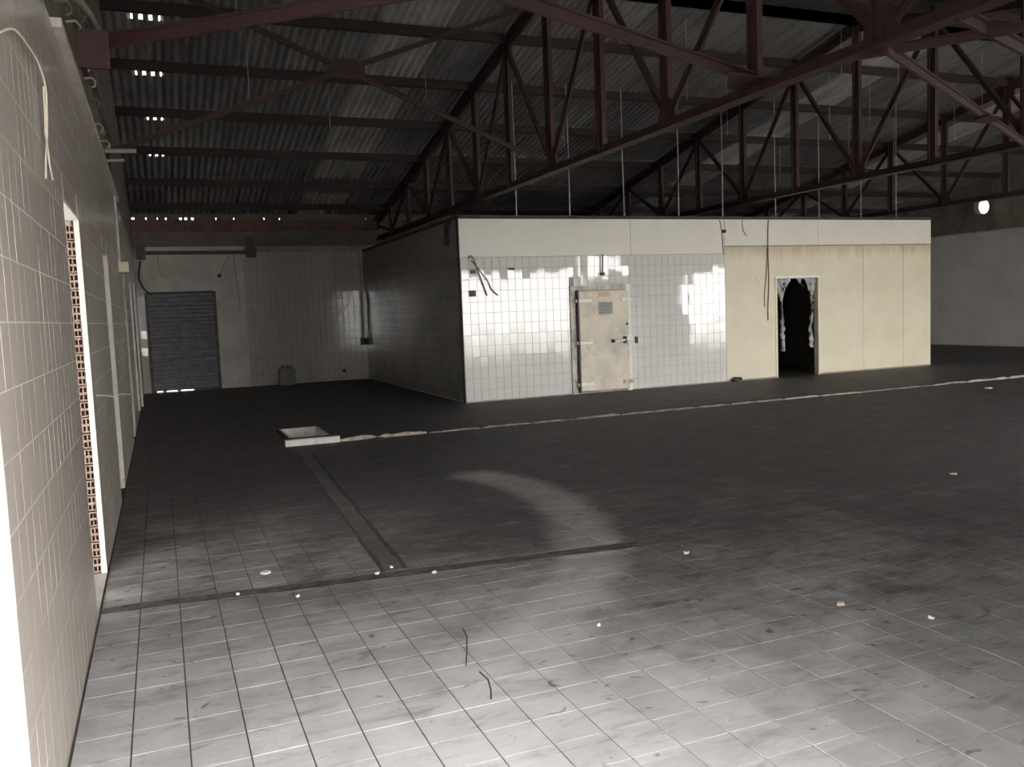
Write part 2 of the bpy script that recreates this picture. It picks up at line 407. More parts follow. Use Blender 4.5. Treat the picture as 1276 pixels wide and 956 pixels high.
# ------------------------------------------------------------------ ground outside
m = MB(); m.box(-40, 60, -40, 60, -0.30, -0.15)
tag(m.build('ground', 'outside'), 'pale concrete yard around the hall', 'ground', kind='structure')
m = MB(); m.box(-8.0, -0.62, -6, 6.3, -0.15, 0.0); m.box(-0.62, 30, -6, 0.2, -0.15, -0.002)
tag(m.build('floor_annex', 'outside'), 'pale concrete apron outside the doorways', 'floor', kind='structure')

# ------------------------------------------------------------------ left wall
def roof_under(y): return zr(y) + 0.19
wl = thing('wall_left', 'long beige tiled left wall with doorways and brown render above', 'wall', kind='structure')
XO = XL - 0.17
DOORS = ((5.30, 6.26), (8.78, 9.56), (13.25, 13.92))
DH = 2.352
G = XL - 0.0012                                     # plane behind the tiles
m = MB()
segs = [(YF0-.2, DOORS[0][0]), (DOORS[0][1]+.15, DOORS[1][0]), (DOORS[1][1], DOORS[2][0]), (DOORS[2][1], 22.8)]
for a, b in segs: m.box(XO, G, a, b, -0.14, DH)
m.box(XO, G, YF0-.2, 22.8, DH, 3.33)
m.box(XL-.03, G, DOORS[0][1], DOORS[0][1]+.15, 0, DH)
m.build('backing', 'light_grout', wl)
m = MB()
ys = [YF0-.2, RIDGE_Y, 22.8]
m.prism([(YF0-.2, 3.33), (22.8, 3.33), (22.8, roof_under(22.8)), (RIDGE_Y, roof_under(RIDGE_Y)), (YF0-.2, roof_under(YF0-.2))], 0, XO, XL - 0.012)
m.build('gable_render', 'brown', wl)
m = MB(); m.box(XL-.03, XL+.05, 5.5, 12.9, 3.318, 3.37); m.build('tile_cap', 'pale_trim', wl, 0.004)
# entrance reveal: smooth white plaster before the tiles begin
m = MB()
yy = [YF0-.2] + [2.774 + R(-.012, .006) for _ in range(18)]
vs = []; fs = []
zz = [0.0 + k*3.33/17 for k in range(18)]
for k in range(18): vs += [(XL-.004, YF0-.2, zz[k]), (XL+.001, YF0-.2, zz[k]), (XL+.001, yy[k+1], zz[k]), (XL-.004, yy[k+1]+.004, zz[k])]
for k in range(17):
    for c in range(4): fs.append((k*4+c, k*4+(c+1) % 4, k*4+4+(c+1) % 4, k*4+4+c))
fs += [(0, 1, 2, 3), (68, 69, 70, 71)]
m.add(vs, fs); m.build('plaster_reveal', 'plaster', wl)
LTH, LTW, LZ0 = 0.205, 0.152, 0.035
def ltile(mb, y0, y1, z0, z1, t=(0, 0)):
    x0, x1, b = XL-.008, XL, .0008
    vs = [(x0, y0, z0), (x0, y1, z0), (x0, y1, z1), (x0, y0, z1)]
    for a, c in ((0, 0), (1, 0), (1, 1), (0, 1)): vs.append((x1 + t[0]*(a-.5) + t[1]*(c-.5), (y0+b, y1-b)[a], (z0+b, z1-b)[c]))
    return mb.add(vs, [(4, 5, 6, 7), (0, 1, 5, 4), (1, 2, 6, 5), (2, 3, 7, 6), (3, 0, 4, 7)])
def clip_holes(r, holes):
    """keep a tile only if it is clear of the openings, trimmed at their edges"""
    a0, a1, z0, z1 = r
    for h0, h1, hz0, hz1 in holes:
        if a1 <= h0 or a0 >= h1 or z1 <= hz0 or z0 >= hz1: continue
        if z1 > hz1 and z1 - hz1 > 0.03 and a0 >= h0 and a1 <= h1: z0 = hz1; continue
        if a0 < h0: a1 = h0
        elif a1 > h1: a0 = h1
        else: return None
        if a1 - a0 < 0.02: return None
    return a0, a1, z0, z1
lh = [(a-.005, b+.004, -1, DH+.004) for a, b in DOORS]
part_tiles, field = [], MB()
for i in range(132):
    for j in range(-1, 16):
        y0, y1 = 2.78 + i*LTW + .0007, 2.78 + (i+1)*LTW - .0007
        z0, z1 = max(0.002, LZ0 + j*LTH + .0014), min(3.318, LZ0 + (j+1)*LTH - .0014)
        if y1 > YB or z1 - z0 < .02: continue
        r = clip_holes((y0, y1, z0, z1), lh)
        if r is None: continue
        if i < 17: part_tiles.append(r)
        else: ltile(field, *r, (R(-.0006, .0006), R(-.0006, .0006)))
for r in part_tiles: ltile(MB(), *r, (R(-.0006, .0006), R(-.0006, .0006))).build('tile', 'left_tile', wl)
stuff(field.build('tile_field', 'left_tile', wl))
# broken jamb of the first doorway: hollow clay blocks and a white edge trim
def hollow_brick(y, x0, x1, z0, z1, rows=2, cols=3):
    """block with square tubes, seen end on (end faces -Y)"""
    mb = MB(); wx = (x1-x0); wz = (z1-z0); t = 0.16
    xs = [x0]; zs = [z0]
    for c in range(cols):
        a = wx/cols; xs += [x0 + a*c + a*t + R(-.002, .002), x0 + a*(c+1) - a*t + R(-.002, .002)]
    for c in range(rows):
        a = wz/rows; zs += [z0 + a*c + a*t, z0 + a*(c+1) - a*t]
    xs.append(x1); zs.append(z1)
    vs = [(x, y + (0 if 0 < i < len(xs)-1 else R(0, .004)), z) for z in zs for i, x in enumerate(xs)]; n = len(xs); fs = []; holes = []
    for j in range(len(zs)-1):
        for i in range(n-1):
            q = (j*n+i, j*n+i+1, (j+1)*n+i+1, (j+1)*n+i)
            if i % 2 == 1 and j % 2 == 1: holes.append(q)
            else: fs.append(q)
    mb.add(vs, fs)
    mb.add([(x0, y+.13, z0), (x1, y+.13, z0), (x1, y+.13, z1), (x0, y+.13, z1), (x0, y, z0), (x1, y, z0), (x1, y, z1), (x0, y, z1)],
           [(0, 3, 2, 1), (0, 1, 5, 4), (1, 2, 6, 5), (2, 3, 7, 6), (3, 0, 4, 7)])
    o = mb.build('brick', 'brick', wl); me = o.data; me.materials.append(M['hollow'])
    bm = bmesh.new(); bm.from_mesh(me)
    for q in holes:
        c = [Vector(vs[k]) for k in q]; inner = [bm.verts.new(v + Vector((0, .05, 0))) for v in c]; outer = [bm.verts.new(v) for v in c]
        for k in range(4):
            f = bm.faces.new((outer[k], outer[(k+1) % 4], inner[(k+1) % 4], inner[k])); f.material_index = 1
        f = bm.faces.new(inner); f.material_index = 1
    bm.to_mesh(me); bm.free()
YJ = DOORS[0][1]
for k in range(22):
    z0 = 0.02 + k*0.1045
    hollow_brick(YJ + R(0, .012), XO, XL - 0.031 + R(-.004, .003), z0, z0 + 0.094, 2, 6)
m = MB(); m.box(XO, XL-.05, YJ+.07, YJ+.15, 0, DH); m.build('jamb_mortar', 'concrete', wl)
for a, b in ((0.20, 0.98), (0.984, 1.62), (1.624, 2.335)):
    MB().box(XL-.031, XL+.002, YJ-.006, YJ+.02, a, b).build('edge_trim', 'jamb_trim', wl, 0.003)
MB().box(XL-.034, XL+.001, YJ-.003, YJ+.02, 0.0, 0.085).build('edge_trim', 'pale_trim', wl, 0.003)
MB().box(XO, XL, DOORS[0][0], YJ, -.02, 0.012).build('threshold', 'concrete', wl)
m = MB(); m.box(XO-.02, XL-.002, DOORS[0][0], YJ+.02, DH-.012, DH+.002); m.build('lintel_plaster', 'plaster', wl)
for k, (a, b) in enumerate(DOORS[1:]):
    MB().box(XL-.06, XL+.004, b-.03, b+.008, 0.10, DH).build('edge_trim', 'pale_trim', wl, 0.003)
    MB().box(XL-.10, XL-.06, a, b, 0, DH).build('door_leaf', 'old_plaster', wl)
# unseen wall and roof added to shape the daylight through the first doorway
m = MB(); m.box(-8, XO, 6.42, 6.6, -.15, 3.0); m.box(-4.2, -4.0, 4.1, 6.42, -.15, 2.75); m.box(-1.25, XO-.02, 1.2, 1.35, -.15, 2.75)
tag(m.build('wall_light_screen', 'old_plaster'), 'unseen plastered wall added to shape the daylight through the first doorway', 'wall', kind='structure')
m = MB(); m.box(-4.2, XO, 1.2, 6.42, 2.75, 2.9)
tag(m.build('ceiling_light_screen', 'old_plaster'), 'unseen roof slab added to limit the daylight at the first doorway', 'ceiling', kind='structure')

# ------------------------------------------------------------------ back wall
wb = thing('wall_back', 'far end wall, plastered beside the shutter and tiled towards the cold room', 'wall', (0, 0, 0), kind='structure')
SX0, SX1, SH = -0.24, 1.31, 2.39
m = MB()
m.box(XO, SX0, YB+.005, YB+.25, -.14, 3.55); m.box(SX1, 23.3, YB+.005, YB+.25, -.14, 3.55); m.box(SX0, SX1, YB+.005, YB+.25, SH, 3.55)
m.build('backing', 'back_plaster', wb)
MB().box(2.05, 5.2, YB+.002, YB+.006, 0, 3.5).build('tile_bed', 'dark_grout', wb)
m = MB(); m.box(XO, XR+.2, YB-.03, YB+.2, 3.50, 3.86); m.build('beam', 'dark_brown', wb, 0.01)
m = MB(); m.box(XO, XR+.2, YB+.01, YB+.2, 3.86, 4.15); m.build('brick_band', 'brick_course', wb)
# filler under the sheets, with gaps that let daylight through
gapx = sorted([-0.40, -0.11, 0.14, 0.33, 0.66, 0.78, 0.93, 1.48, 1.90, 2.62, 3.0, 3.55, 5.2, 5.55, 6.3, 7.0, 7.3, 7.42])
m = MB(); x = XO
for g in gapx:
    w = random.choice((.018, .025, .05)); m.box(x, g-w/2, YB+.03, YB+.17, 4.15, 4.30); m.box(g-w/2, g+w/2, YB+.03, YB+.17, 4.205, 4.30); x = g + w/2
m.box(x, XR+.2, YB+.03, YB+.17, 4.15, 4.30)
m.build('eave_filler', 'dark_brown', wb)
m = MB()
def ytile(mb, x0, x1, z0, z1, y, t=(0, 0), dep=.006):
    b = .0015
    vs = [(x0, y+dep, z0), (x1, y+dep, z0), (x1, y+dep, z1), (x0, y+dep, z1)]
    for a, c in ((0, 0), (1, 0), (1, 1), (0, 1)): vs.append(((x0+b, x1-b)[a], y + t[0]*(a-.5) + t[1]*(c-.5), (z0+b, z1-b)[c]))
    return mb.add(vs, [(4, 5, 6, 7), (0, 1, 5, 4), (1, 2, 6, 5), (2, 3, 7, 6), (3, 0, 4, 7)])
for i in range(22):
    for j in range(17):
        x0 = 2.05 + i*.15
        if x0 + .15 > 5.2: continue
        ytile(m, x0+.004, x0+.146, max(.003, .07+(j-1)*.205+.004), .07+j*.205-.004, YB-.002, (R(-.0005, .0005), R(-.0005, .0005)))
for j in range(16): ytile(m, XL+.003, SX0-.045, max(.003, .07+(j-1)*.205+.002), .07+j*.205-.002, YB-.002, (R(-.002, .002), R(-.002, .002)))
stuff(m.build('tile_field', 'back_tile', wb))
MB().box(2.02, 2.05, YB-.008, YB+.01, 0, 3.45).build('tile_edge', 'pale_trim', wb)
m = MB(); m.box(1.30, 2.02, YB-.003, YB+.01, 0, 3.5); m.build('plaster_panel', 'back_plaster', wb)
# roller shutter
dr = thing('door_1', 'dark grey roller shutter in the far end wall', 'shutter', (0.53, YB, 0), kind='structure')
sm = MB(); n = 6; vs = []; fs = []; pitch = (SH-.04)/24
for k in range(n+1):
    a = math.pi*k/n; vs += [(SX0+.03, -.030*math.sin(a), pitch*.92*k/n), (SX1-.03, -.030*math.sin(a), pitch*.92*k/n)]
for k in range(n): fs.append((2*k, 2*k+1, 2*k+3, 2*k+2))
vs += [(SX0+.03, .012, pitch), (SX1-.03, .012, pitch)]; fs.append((2*n, 2*n+1, 2*n+3, 2*n+2))
sm.add(vs, fs); me = sm.mesh('slat'); me.materials.append(M['slat'])
for p in me.polygons: p.use_smooth = True
for k in range(24):
    o = link(bpy.data.objects.new('slat', me), dr); o.location = (0, YB+.04, .04 + k*pitch)
MB().box(SX0+.03, SX1-.03, YB+.062, YB+.075, .045, SH).build('sky_block', 'dark', dr)  # plate added behind the slats to block sky in their gaps
for x in (SX0, SX1): MB().box(x-.035, x+.035, YB-.008, YB+.07, 0, SH+.02).build('guide_rail', 'rust', dr, .004)
MB().box(SX0, SX1, YB-.004, YB+.09, SH-.005, SH+.03).build('head_rail', 'dark', dr, .004)
MB().box(SX0+.03, SX0+.09, YB+.02, YB+.06, 0, .04).build('gap_block', 'dark', dr)  # blocks added here and below to break up daylight under the shutter
MB().box(SX0+.03, SX1-.03, YB+.025, YB+.055, .022, .043).build('gap_strip', 'dark', dr)  # strip added to narrow the bright gap at the floor
MB().box(SX0+.22, SX0+.31, YB+.02, YB+.06, 0, .04).build('gap_block', 'dark', dr)
MB().box(SX0+.55, SX0+.63, YB+.02, YB+.06, 0, .04).build('gap_block', 'dark', dr)
MB().box(SX1-.62, SX1-.03, YB+.02, YB+.06, 0, .042).build('wide_gap_block', 'dark', dr)  # wide block added to shut off the gap's right part
# rusty pipe over the shutter
rp = thing('pipe', 'rusty horizontal pipe high on the wall above the shutter', 'pipe', (0, YB, 3.34))
MB().tube([(-.33, YB-.12, 3.35), (2.22, YB-.12, 3.34)], .045, 10).build('tube', 'rust', rp)
MB().box(2.13, 2.36, YB-.2, YB-.002, 3.22, 3.47).build('bracket', 'rust', rp, .01)
MB().box(-.38, -.18, YB-.2, YB-.002, 3.2, 3.5).build('bracket', 'rust', rp, .01)
MB().box(2.15, 2.30, YB-.1, YB-.002, 3.47, 3.72).build('hanger', 'rust', rp, .01)
tag(MB().cord([(-.30, YB-.08, 3.17), (-.36, YB-.05, 2.85), (-.34, YB-.04, 2.65), (-.25, YB-.04, 2.48), (-.14, YB-.03, 2.36)], .022, 6).build('cable', 'black'), 'thick black cable bending down beside the roller shutter', 'cable')
tag(MB().tube([(1.72, YB-.05, 3.28), (1.62, YB-.04, 3.1), (1.47, YB-.03, 2.80)], .008, 5).build('cord', 'dark_cable'), 'thin cord slanting from the rusty pipe to a dark wall socket', 'cord')
tag(MB().box(1.42, 1.50, YB-.03, YB-.003, 2.74, 2.82).build('socket', 'black', None, .006), 'small dark socket on the plaster above the shutter', 'socket')
tag(MB().cord([(1.83, YB-.05, 3.3), (1.84, YB-.02, 2.9), (1.88, YB-.014, 2.4), (1.90, YB-.012, 1.95)], .007, 5).build('cord', 'dark_cable'), 'thin dark cord hanging down the plaster right of the shutter', 'cord')
tag(MB().cord([(.10, YB-.05, 3.3), (.08, YB-.02, 3.0), (.14, YB-.012, 2.82), (.2, YB-.012, 2.78)], .007, 5).build('cord', 'dark_cable'), 'short curled cord hanging above the roller shutter', 'cord')
tag(MB().tube([(4.40, YB-.004, .25), (4.40, YB-.03, .25)], .045, 10).build('drain_outlet', 'black'), 'small round black outlet low in the far tiled wall', 'outlet')
# pipe and switch in the corner with the cold room
cp = thing('corner_pipe', 'pale vertical pipe in the far corner beside the cold room', 'pipe', (5.0, YB, 0))
MB().tube([(4.96, YB-.07, 1.0), (4.96, YB-.07, 3.45)], .03, 8).build('tube', 'pipe', cp)
MB().box(4.88, 5.02, YB-.12, YB-.003, .90, 1.08).build('switch_box', 'black', cp, .01)

# jerrycan standing by the far wall
jc = thing('jerrycan', 'cloudy plastic jerrycan standing on the floor by the far tiled wall', 'jerrycan', (2.9, 22.2, 0))
m = MB(); prof = [(0, .19, .13), (.02, .21, .15), (.34, .21, .15), (.40, .20, .14), (.445, .15, .10), (.455, .06, .05)]
vs = []; N = 20
for z, a, b in prof:
    for k in range(N):
        t = 2*math.pi*k/N; c, s_ = math.cos(t), math.sin(t); e = 0.45
        vs.append((2.9 + a*math.copysign(abs(c)**e, c), 22.2 + b*math.copysign(abs(s_)**e, s_), z))
fs = [(i*N+k, i*N+(k+1) % N, (i+1)*N+(k+1) % N, (i+1)*N+k) for i in range(len(prof)-1) for k in range(N)] + [tuple(range(N))[::-1], tuple((len(prof)-1)*N+k for k in range(N))]
m.sm = True; m.add(vs, fs); m.build('body', 'can', jc)
MB().tube([(2.80, 22.2, .44), (2.80, 22.2, .485)], .035, 10).build('cap', 'dark', jc)
MB().tube([(2.88, 22.2, .44), (2.9, 22.2, .475), (3.0, 22.2, .475), (3.04, 22.2, .43)], .014, 6).build('handle', 'can', jc)

# ------------------------------------------------------------------ right wall and front wall
wr = thing('wall_right', 'grey-beige tiled right wall with dark render above', 'wall', kind='structure')
MB().box(XR+.004, XR+.25, .7, 22.8, -.14, 3.45).build('backing', 'dark_grout', wr)
m = MB(); m.prism([(YF0-.2, 3.45), (22.8, 3.45), (22.8, roof_under(22.8)), (RIDGE_Y, roof_under(RIDGE_Y)), (YF0-.2, roof_under(YF0-.2))], 0, XR-.01, XR+.25)
m.build('gable_render', 'brown', wr)
m = MB()
for i in range(74):
    for j in range(17):
        y0 = 11.4 + i*.15; z0 = .02 + j*.2
        b, x0, x1 = .0015, XR+.006, XR
        t = (R(-.0012, .0012), R(-.0012, .0012)) if not (20.2 < y0 < 22 and 2.3 < z0 < 2.8) else (R(-.006, .006), R(-.006, .006))
        vs = [(x0, y0+.002, z0+.002), (x0, y0+.148, z0+.002), (x0, y0+.148, z0+.198), (x0, y0+.002, z0+.198)]
        for a, c in ((0, 0), (1, 0), (1, 1), (0, 1)): vs.append((x1 + t[0]*(a-.5) + t[1]*(c-.5), (y0+.0035, y0+.1465)[a], (z0+.0035, z0+.1965)[c]))
        m.add(vs, [(4, 5, 6, 7), (0, 1, 5, 4), (1, 2, 6, 5), (2, 3, 7, 6), (3, 0, 4, 7)])
stuff(m.build('tile_field', 'right_tile', wr))
wf = thing('wall_front', 'front wall behind the viewer with tall open doorways', 'wall', kind='structure')
OPEN = ((XL, 1.35, 0, 2.85), (9.1, 14.3, 0, 2.95), (14.6, 16.3, 2.85, 3.6), (19.0, 22.8, 0, 2.95))
m = MB(); x = XO
for a, b, c, d in OPEN:
    m.box(x, a, YF0-.2, YF0, -.14, 4.2); m.box(a, b, YF0-.2, YF0, d, 4.2); x = b
    if c > 0: m.box(a, b, YF0-.2, YF0, -.14, c)
m.box(x, XR+.2, YF0-.2, YF0, -.14, 4.2)
m.build('masonry', 'old_plaster', wf)

# round lamp on the right wall
lp = thing('wall_lamp', 'round glowing floodlight on the dark render above the right wall tiles', 'lamp', (XR, 18.5, 4.13))
d = Vector((-.02, -1.0, -.03)).normalized(); c = Vector((22.66, 18.66, 4.13))
MB().tube([c + d*.0, c + d*.04, c + d*.22], [.15, .20, .215], 20).build('housing', 'lamp_body', lp)
MB().tube([c + d*.222, c + d*.235], [.205, .195], 20).build('lens', 'lens', lp)
MB().bar(c + d*.04, (XR-.012, 18.66, 4.10), .05, .05).build('bracket', 'black', lp)

# ------------------------------------------------------------------ cold room
cr = thing('wall_cold_room', 'white tiled and panelled cold room block standing in the hall', 'cold room', (0, 0, 0), kind='structure')
TOP, TT = 3.32, 2.62
DX0, DX1, DT = 7.20, 8.50, 2.06                     # cold-room door with frame
PX0, PX1, PT = 12.03, 13.12, 2.09                   # open doorway
TE = 10.735
m = MB()
FB = BY + .006
for a, b in ((BX0, PX0), (PX1, BX1)): m.box(a, b, FB, FB+.12, 0, TOP-.01)
m.box(PX0, PX1, FB, FB+.12, PT, TOP-.01)
m.build('front_core', 'dark_grout', cr)
m = MB(); m.box(BX0, BX0+.12, FB+.12, YB, 0, TOP-.01); m.build('side_core', 'dark_grout', cr)
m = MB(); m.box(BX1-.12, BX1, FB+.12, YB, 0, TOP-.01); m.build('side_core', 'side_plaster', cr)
m = MB(); m.box(PX0-1.2, BX1-.12, 17.6, 17.7, 0, TOP-.02); m.box(PX0-1.3, PX0-1.2, FB+.12, 17.7, 0, TOP-.02); m.box(14.6, 14.7, FB+.12, 17.6, 0, TOP-.02); m.build('added_dark_wall', 'dark', cr)  # dark walls added so the open doorway shows black inside
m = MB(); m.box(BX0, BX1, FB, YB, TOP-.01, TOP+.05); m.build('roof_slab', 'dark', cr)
m = MB(); m.box(BX0-.01, BX1+.01, BY-.015, BY+.05, TOP-.008, TOP+.012); m.build('top_edge', 'dark', cr)
# tiles of the front
holes = [(DX0, DX1, -1, DT)]
rects = []
for i in range(38):
    for j in range(13):
        x0, x1 = BX0 + .012 + i*.1494, BX0 + .012 + (i+1)*.1494
        z0, z1 = TT - (j+1)*.2, TT - j*.2
        r = clip_holes((x0+.0016, x1-.0016, max(.004, z0+.0016), z1-.0016), holes)
        if r and r[3]-r[2] > .02: rects.append((r, j))
random.shuffle(rects); rects.sort(key=lambda a: a[0][0])
m = MB()
for k, (r, j) in enumerate(rects):
    t = (R(-.0016, .0016), R(-.0016, .0016))
    if k < 298: ytile(MB(), *r, BY, t).build('tile', 'white_tile', cr)
    else: ytile(m, *r, BY, t)
stuff(m.build('tile_field', 'white_tile', cr))
# boards above the tiles and the yellowed boards to the right
for a, b in ((BX0, 8.55), (8.554, TE)): MB().box(a+.003, b-.001, BY-.004, FB, TT+.004, TOP-.012).build('top_board', 'cream_board', cr, .002)
for a, b in ((TE, 13.13), (13.134, BX1)): MB().box(a+.003, b-.001, BY-.010, FB, 2.772, TOP-.012).build('top_board', 'cream_board', cr, .002)
for a, b in ((TE, PX0), (PX1, 14.38), (14.38, 15.55), (15.55, BX1)): MB().box(a+.004, b-.004, BY-.006, FB, .03, 2.765).build('panel', 'yellow_board', cr, .003)
MB().box(PX0-.004, PX1+.004, BY-.006, FB, PT+.03, 2.765).build('panel', 'yellow_board', cr, .003)
MB().box(TE, PX0-.02, BY-.02, FB, 0, .03).build('skirting', 'seam', cr); MB().box(PX1+.02, BX1, BY-.02, FB, 0, .03).build('skirting', 'seam', cr)
MB().box(BX0+.9, TE-.01, BY-.006, BY, TT-.006, TT+.008).build('board_rail', 'tan', cr)
MB().box(TE+.01, BX1, BY-.014, BY, 2.755, 2.778).build('board_rail', 'seam', cr)
m = MB(); m.box(BX0-.012, BX0+.004, BY-.004, BY+.10, 0, TOP-.01); m.build('corner_trim', 'dark', cr)
# frame of the open doorway
for a, b in ((PX0-.045, PX0+.006), (PX1-.006, PX1+.04)): MB().box(a, b, BY-.02, FB+.10, 0, PT+.03).build('frame_post', 'yellow_board', cr, .004)
MB().box(PX0-.05, PX1+.05, BY-.022, FB+.13, PT-.005, PT+.045).build('frame_head', 'white_metal', cr, .004)
# left side of the block
m = MB()
for i in range(52):
    for j in range(13):
        y0 = BY + .11 + i*.15; z0 = TT - (j+1)*.2
        if y0 + .15 > YB: continue
        b, x0, x1 = .0015, BX0, BX0-.006
        t = (R(-.0012, .0012), R(-.0012, .0012)); zz0 = max(.004, z0+.002)
        vs = [(x0, y0+.002, zz0), (x0, y0+.148, zz0), (x0, y0+.148, z0+.198), (x0, y0+.002, z0+.198)]
        for a, c in ((0, 0), (1, 0), (1, 1), (0, 1)): vs.append((x1 + t[0]*(a-.5) + t[1]*(c-.5), (y0+.0035, y0+.1465)[a], (zz0+.0015, z0+.1965)[c]))
        m.add(vs, [(4, 5, 6, 7), (0, 1, 5, 4), (1, 2, 6, 5), (2, 3, 7, 6), (3, 0, 4, 7)])
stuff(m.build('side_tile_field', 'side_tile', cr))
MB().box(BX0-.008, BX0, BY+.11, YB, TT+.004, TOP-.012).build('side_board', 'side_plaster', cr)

# ---- cold-room door
cd = thing('door_2', 'stained cream insulated cold room door with white strap hinges and latch', 'door', (7.85, BY, 0), kind='structure')
MB().box(DX0, DX0+.13, BY-.03, FB, .0, DT).build('frame_post', 'frame_metal', cd, .005)
MB().box(DX1-.10, DX1, BY-.03, FB, .0, DT).build('frame_post', 'white_metal', cd, .005)
MB().box(DX0+.13, DX1-.10, BY-.04, FB, 1.97, DT).build('frame_head', 'frame_metal', cd, .005)
MB().box(7.345, 8.405, BY-.11, BY-.012, .05, 1.955).build('leaf', 'door', cd, .012)
MB().box(7.318, 7.345, BY-.095, BY-.010, .03, 1.97).build('gasket', 'black', cd)
for z in (1.77, .975, .185):
    h = MB().box(7.27, 7.60, BY-.135, BY-.10, z-.032, z+.032).build('hinge', 'white_metal', cd, .008)
    MB().tube([(7.312, BY-.12, z-.085), (7.312, BY-.12, z+.085)], .024, 8).build('knuckle', 'black', h)
MB().box(8.24, 8.47, BY-.135, BY-.035, 1.735, 1.80).build('keeper', 'white_metal', cd, .008)
MB().box(8.25, 8.47, BY-.135, BY-.035, .15, .22).build('keeper', 'frame_metal', cd, .008)
la = MB().box(8.33, 8.47, BY-.16, BY-.035, .94, 1.07).build('latch', 'white_metal', cd, .01)
MB().tube([(8.03, BY-.17, .985), (8.2, BY-.175, .99), (8.38, BY-.155, 1.0)], [.03, .024, .03], 8).build('handle', 'white_metal', la)
MB().box(8.265, 8.315, BY-.19, BY-.11, .93, 1.06).build('catch', 'black', la, .006)
MB().tube([(8.005, BY-.17, .985), (8.045, BY-.17, .985)], .034, 8).build('grip_end', 'black', la)
MB().tube([(8.36, BY-.115, 1.30), (8.36, BY-.128, 1.30)], .026, 8).build('lock_hole', 'black', cd)
pl = MB().box(7.755, 8.055, BY-.116, BY-.109, 1.50, 1.735).build('notice_plate', 'plate', cd, .002)
for k in range(6): MB().box(7.78, 8.03 - (.06 if k == 5 else 0), BY-.1175, BY-.1155, 1.70-k*.034, 1.706-k*.034).build('printed_line', 'dark', pl)
MB().box(7.755, 8.01, BY-.113, BY-.109, 1.84, 1.925).build('old_label', 'tan', cd)

# ---- small fittings on the front of the block
tag(MB().cord([(5.20, BY-.03, 2.60), (5.235, BY-.05, 2.645), (5.29, BY-.05, 2.61), (5.34, BY-.04, 2.48), (5.44, BY-.03, 2.2), (5.535, BY-.025, 1.93)], .011, 6).build('cable', 'dark_cable'), 'brown cable arching down the cold room tiles near its left corner', 'cable')
tag(MB().cord([(5.26, BY-.018, 2.56), (5.31, BY-.018, 2.52), (5.42, BY-.018, 2.38), (5.56, BY-.018, 2.2), (5.62, BY-.022, 2.05), (5.745, BY-.022, 1.93)], .009, 6).build('cable', 'dark_cable'), 'second brown cable spreading right of the first on the cold room tiles', 'cable')
tag(MB().box(5.20, 5.32, BY-.04, BY-.001, 1.92, 2.03).build('socket', 'black', None, .008), 'black socket on the tiles left of the cold room door', 'socket')
tag(MB().box(5.24, 5.33, BY-.03, BY-.001, 2.33, 2.40).build('cable_clamp', 'rust', None, .01), 'small rusty cable clamp near the left corner of the cold room', 'clamp')
tag(MB().box(5.98, 6.09, BY-.03, BY-.001, 2.385, 2.42).build('vent_slot', 'black', None, .004), 'short black slot plate high on the cold room tiles', 'plate')
rd = thing('lamp_stem', 'dark rod with a knob end fixed above the cold room door', 'rod', (7.9, BY, 2.3))
MB().tube([(7.91, BY-.05, 2.64), (7.90, BY-.05, 2.28)], .014, 6).build('rod', 'black', rd)
MB().tube([(7.90, BY-.001, 2.27), (7.90, BY-.08, 2.27)], .035, 8).build('knob', 'black', rd)
tag(MB().box(8.59, 8.65, BY-.03, BY-.001, .91, 1.04).build('switch', 'black', None, .008), 'black switch on the tiles right of the cold room door', 'switch')
tag(MB().tube([(10.715, BY-.001, 3.07), (10.715, BY-.06, 3.07)], .035, 8).build('cable_entry', 'black'), 'round black fitting on the cream top board above the tile edge', 'fitting')
vv = thing('floor_valve', 'black valve lump on the floor at the foot of the yellowed panel', 'valve', (10.97, BY-.08, 0))
MB().tube([(10.88, BY-.09, .0), (10.88, BY-.09, .05), (10.88, BY-.09, .08)], [.06, .06, .03], 10).build('body', 'black', vv)
MB().tube([(10.86, BY-.09, .06), (11.02, BY-.10, .055)], .035, 8).build('outlet', 'black', vv)
tag(MB().cord([(11.83, BY-.02, 3.3), (11.81, BY-.02, 3.0), (11.81, BY-.02, 2.6), (11.82, BY-.018, 2.0), (11.79, BY-.016, 1.5), (11.79, BY-.016, 1.22)], .012, 6).build('cable', 'dark_cable'), 'brown cable hanging down the yellowed panel left of the open doorway', 'cable')
tag(MB().cord([(11.79, BY-.022, 2.72), (11.76, BY-.022, 2.2), (11.71, BY-.018, 1.8), (11.70, BY-.018, 1.5)], .008, 6).build('cable', 'dark_cable'), 'thin short cable beside the brown one on the yellowed panel', 'cable')
tag(MB().cord([(10.62, BY-.016, 3.3), (10.66, BY-.016, 3.15), (10.68, BY-.018, 2.95), (10.70, BY-.018, 2.6)], .007, 5).build('cable', 'dark_cable'), 'thin curved wire on the top board beside the black knob', 'cable')
tag(MB().cord([(11.17, BY-.02, 3.3), (11.19, BY-.02, 3.1), (11.27, BY-.02, 2.98)], .007, 5).build('cable', 'dark_cable'), 'short loose wire end over the top edge of the yellowed panels', 'cable')
tag(MB().cord([(5.0, BY+.35, 3.30), (4.98, BY+.45, 3.22), (5.0, BY+.55, 3.05), (5.02, BY+.6, 2.9)], 0.05, 7).build('hanging_rag', 'dark'), 'dark rag hanging from the side roof edge of the cold room', 'rag')

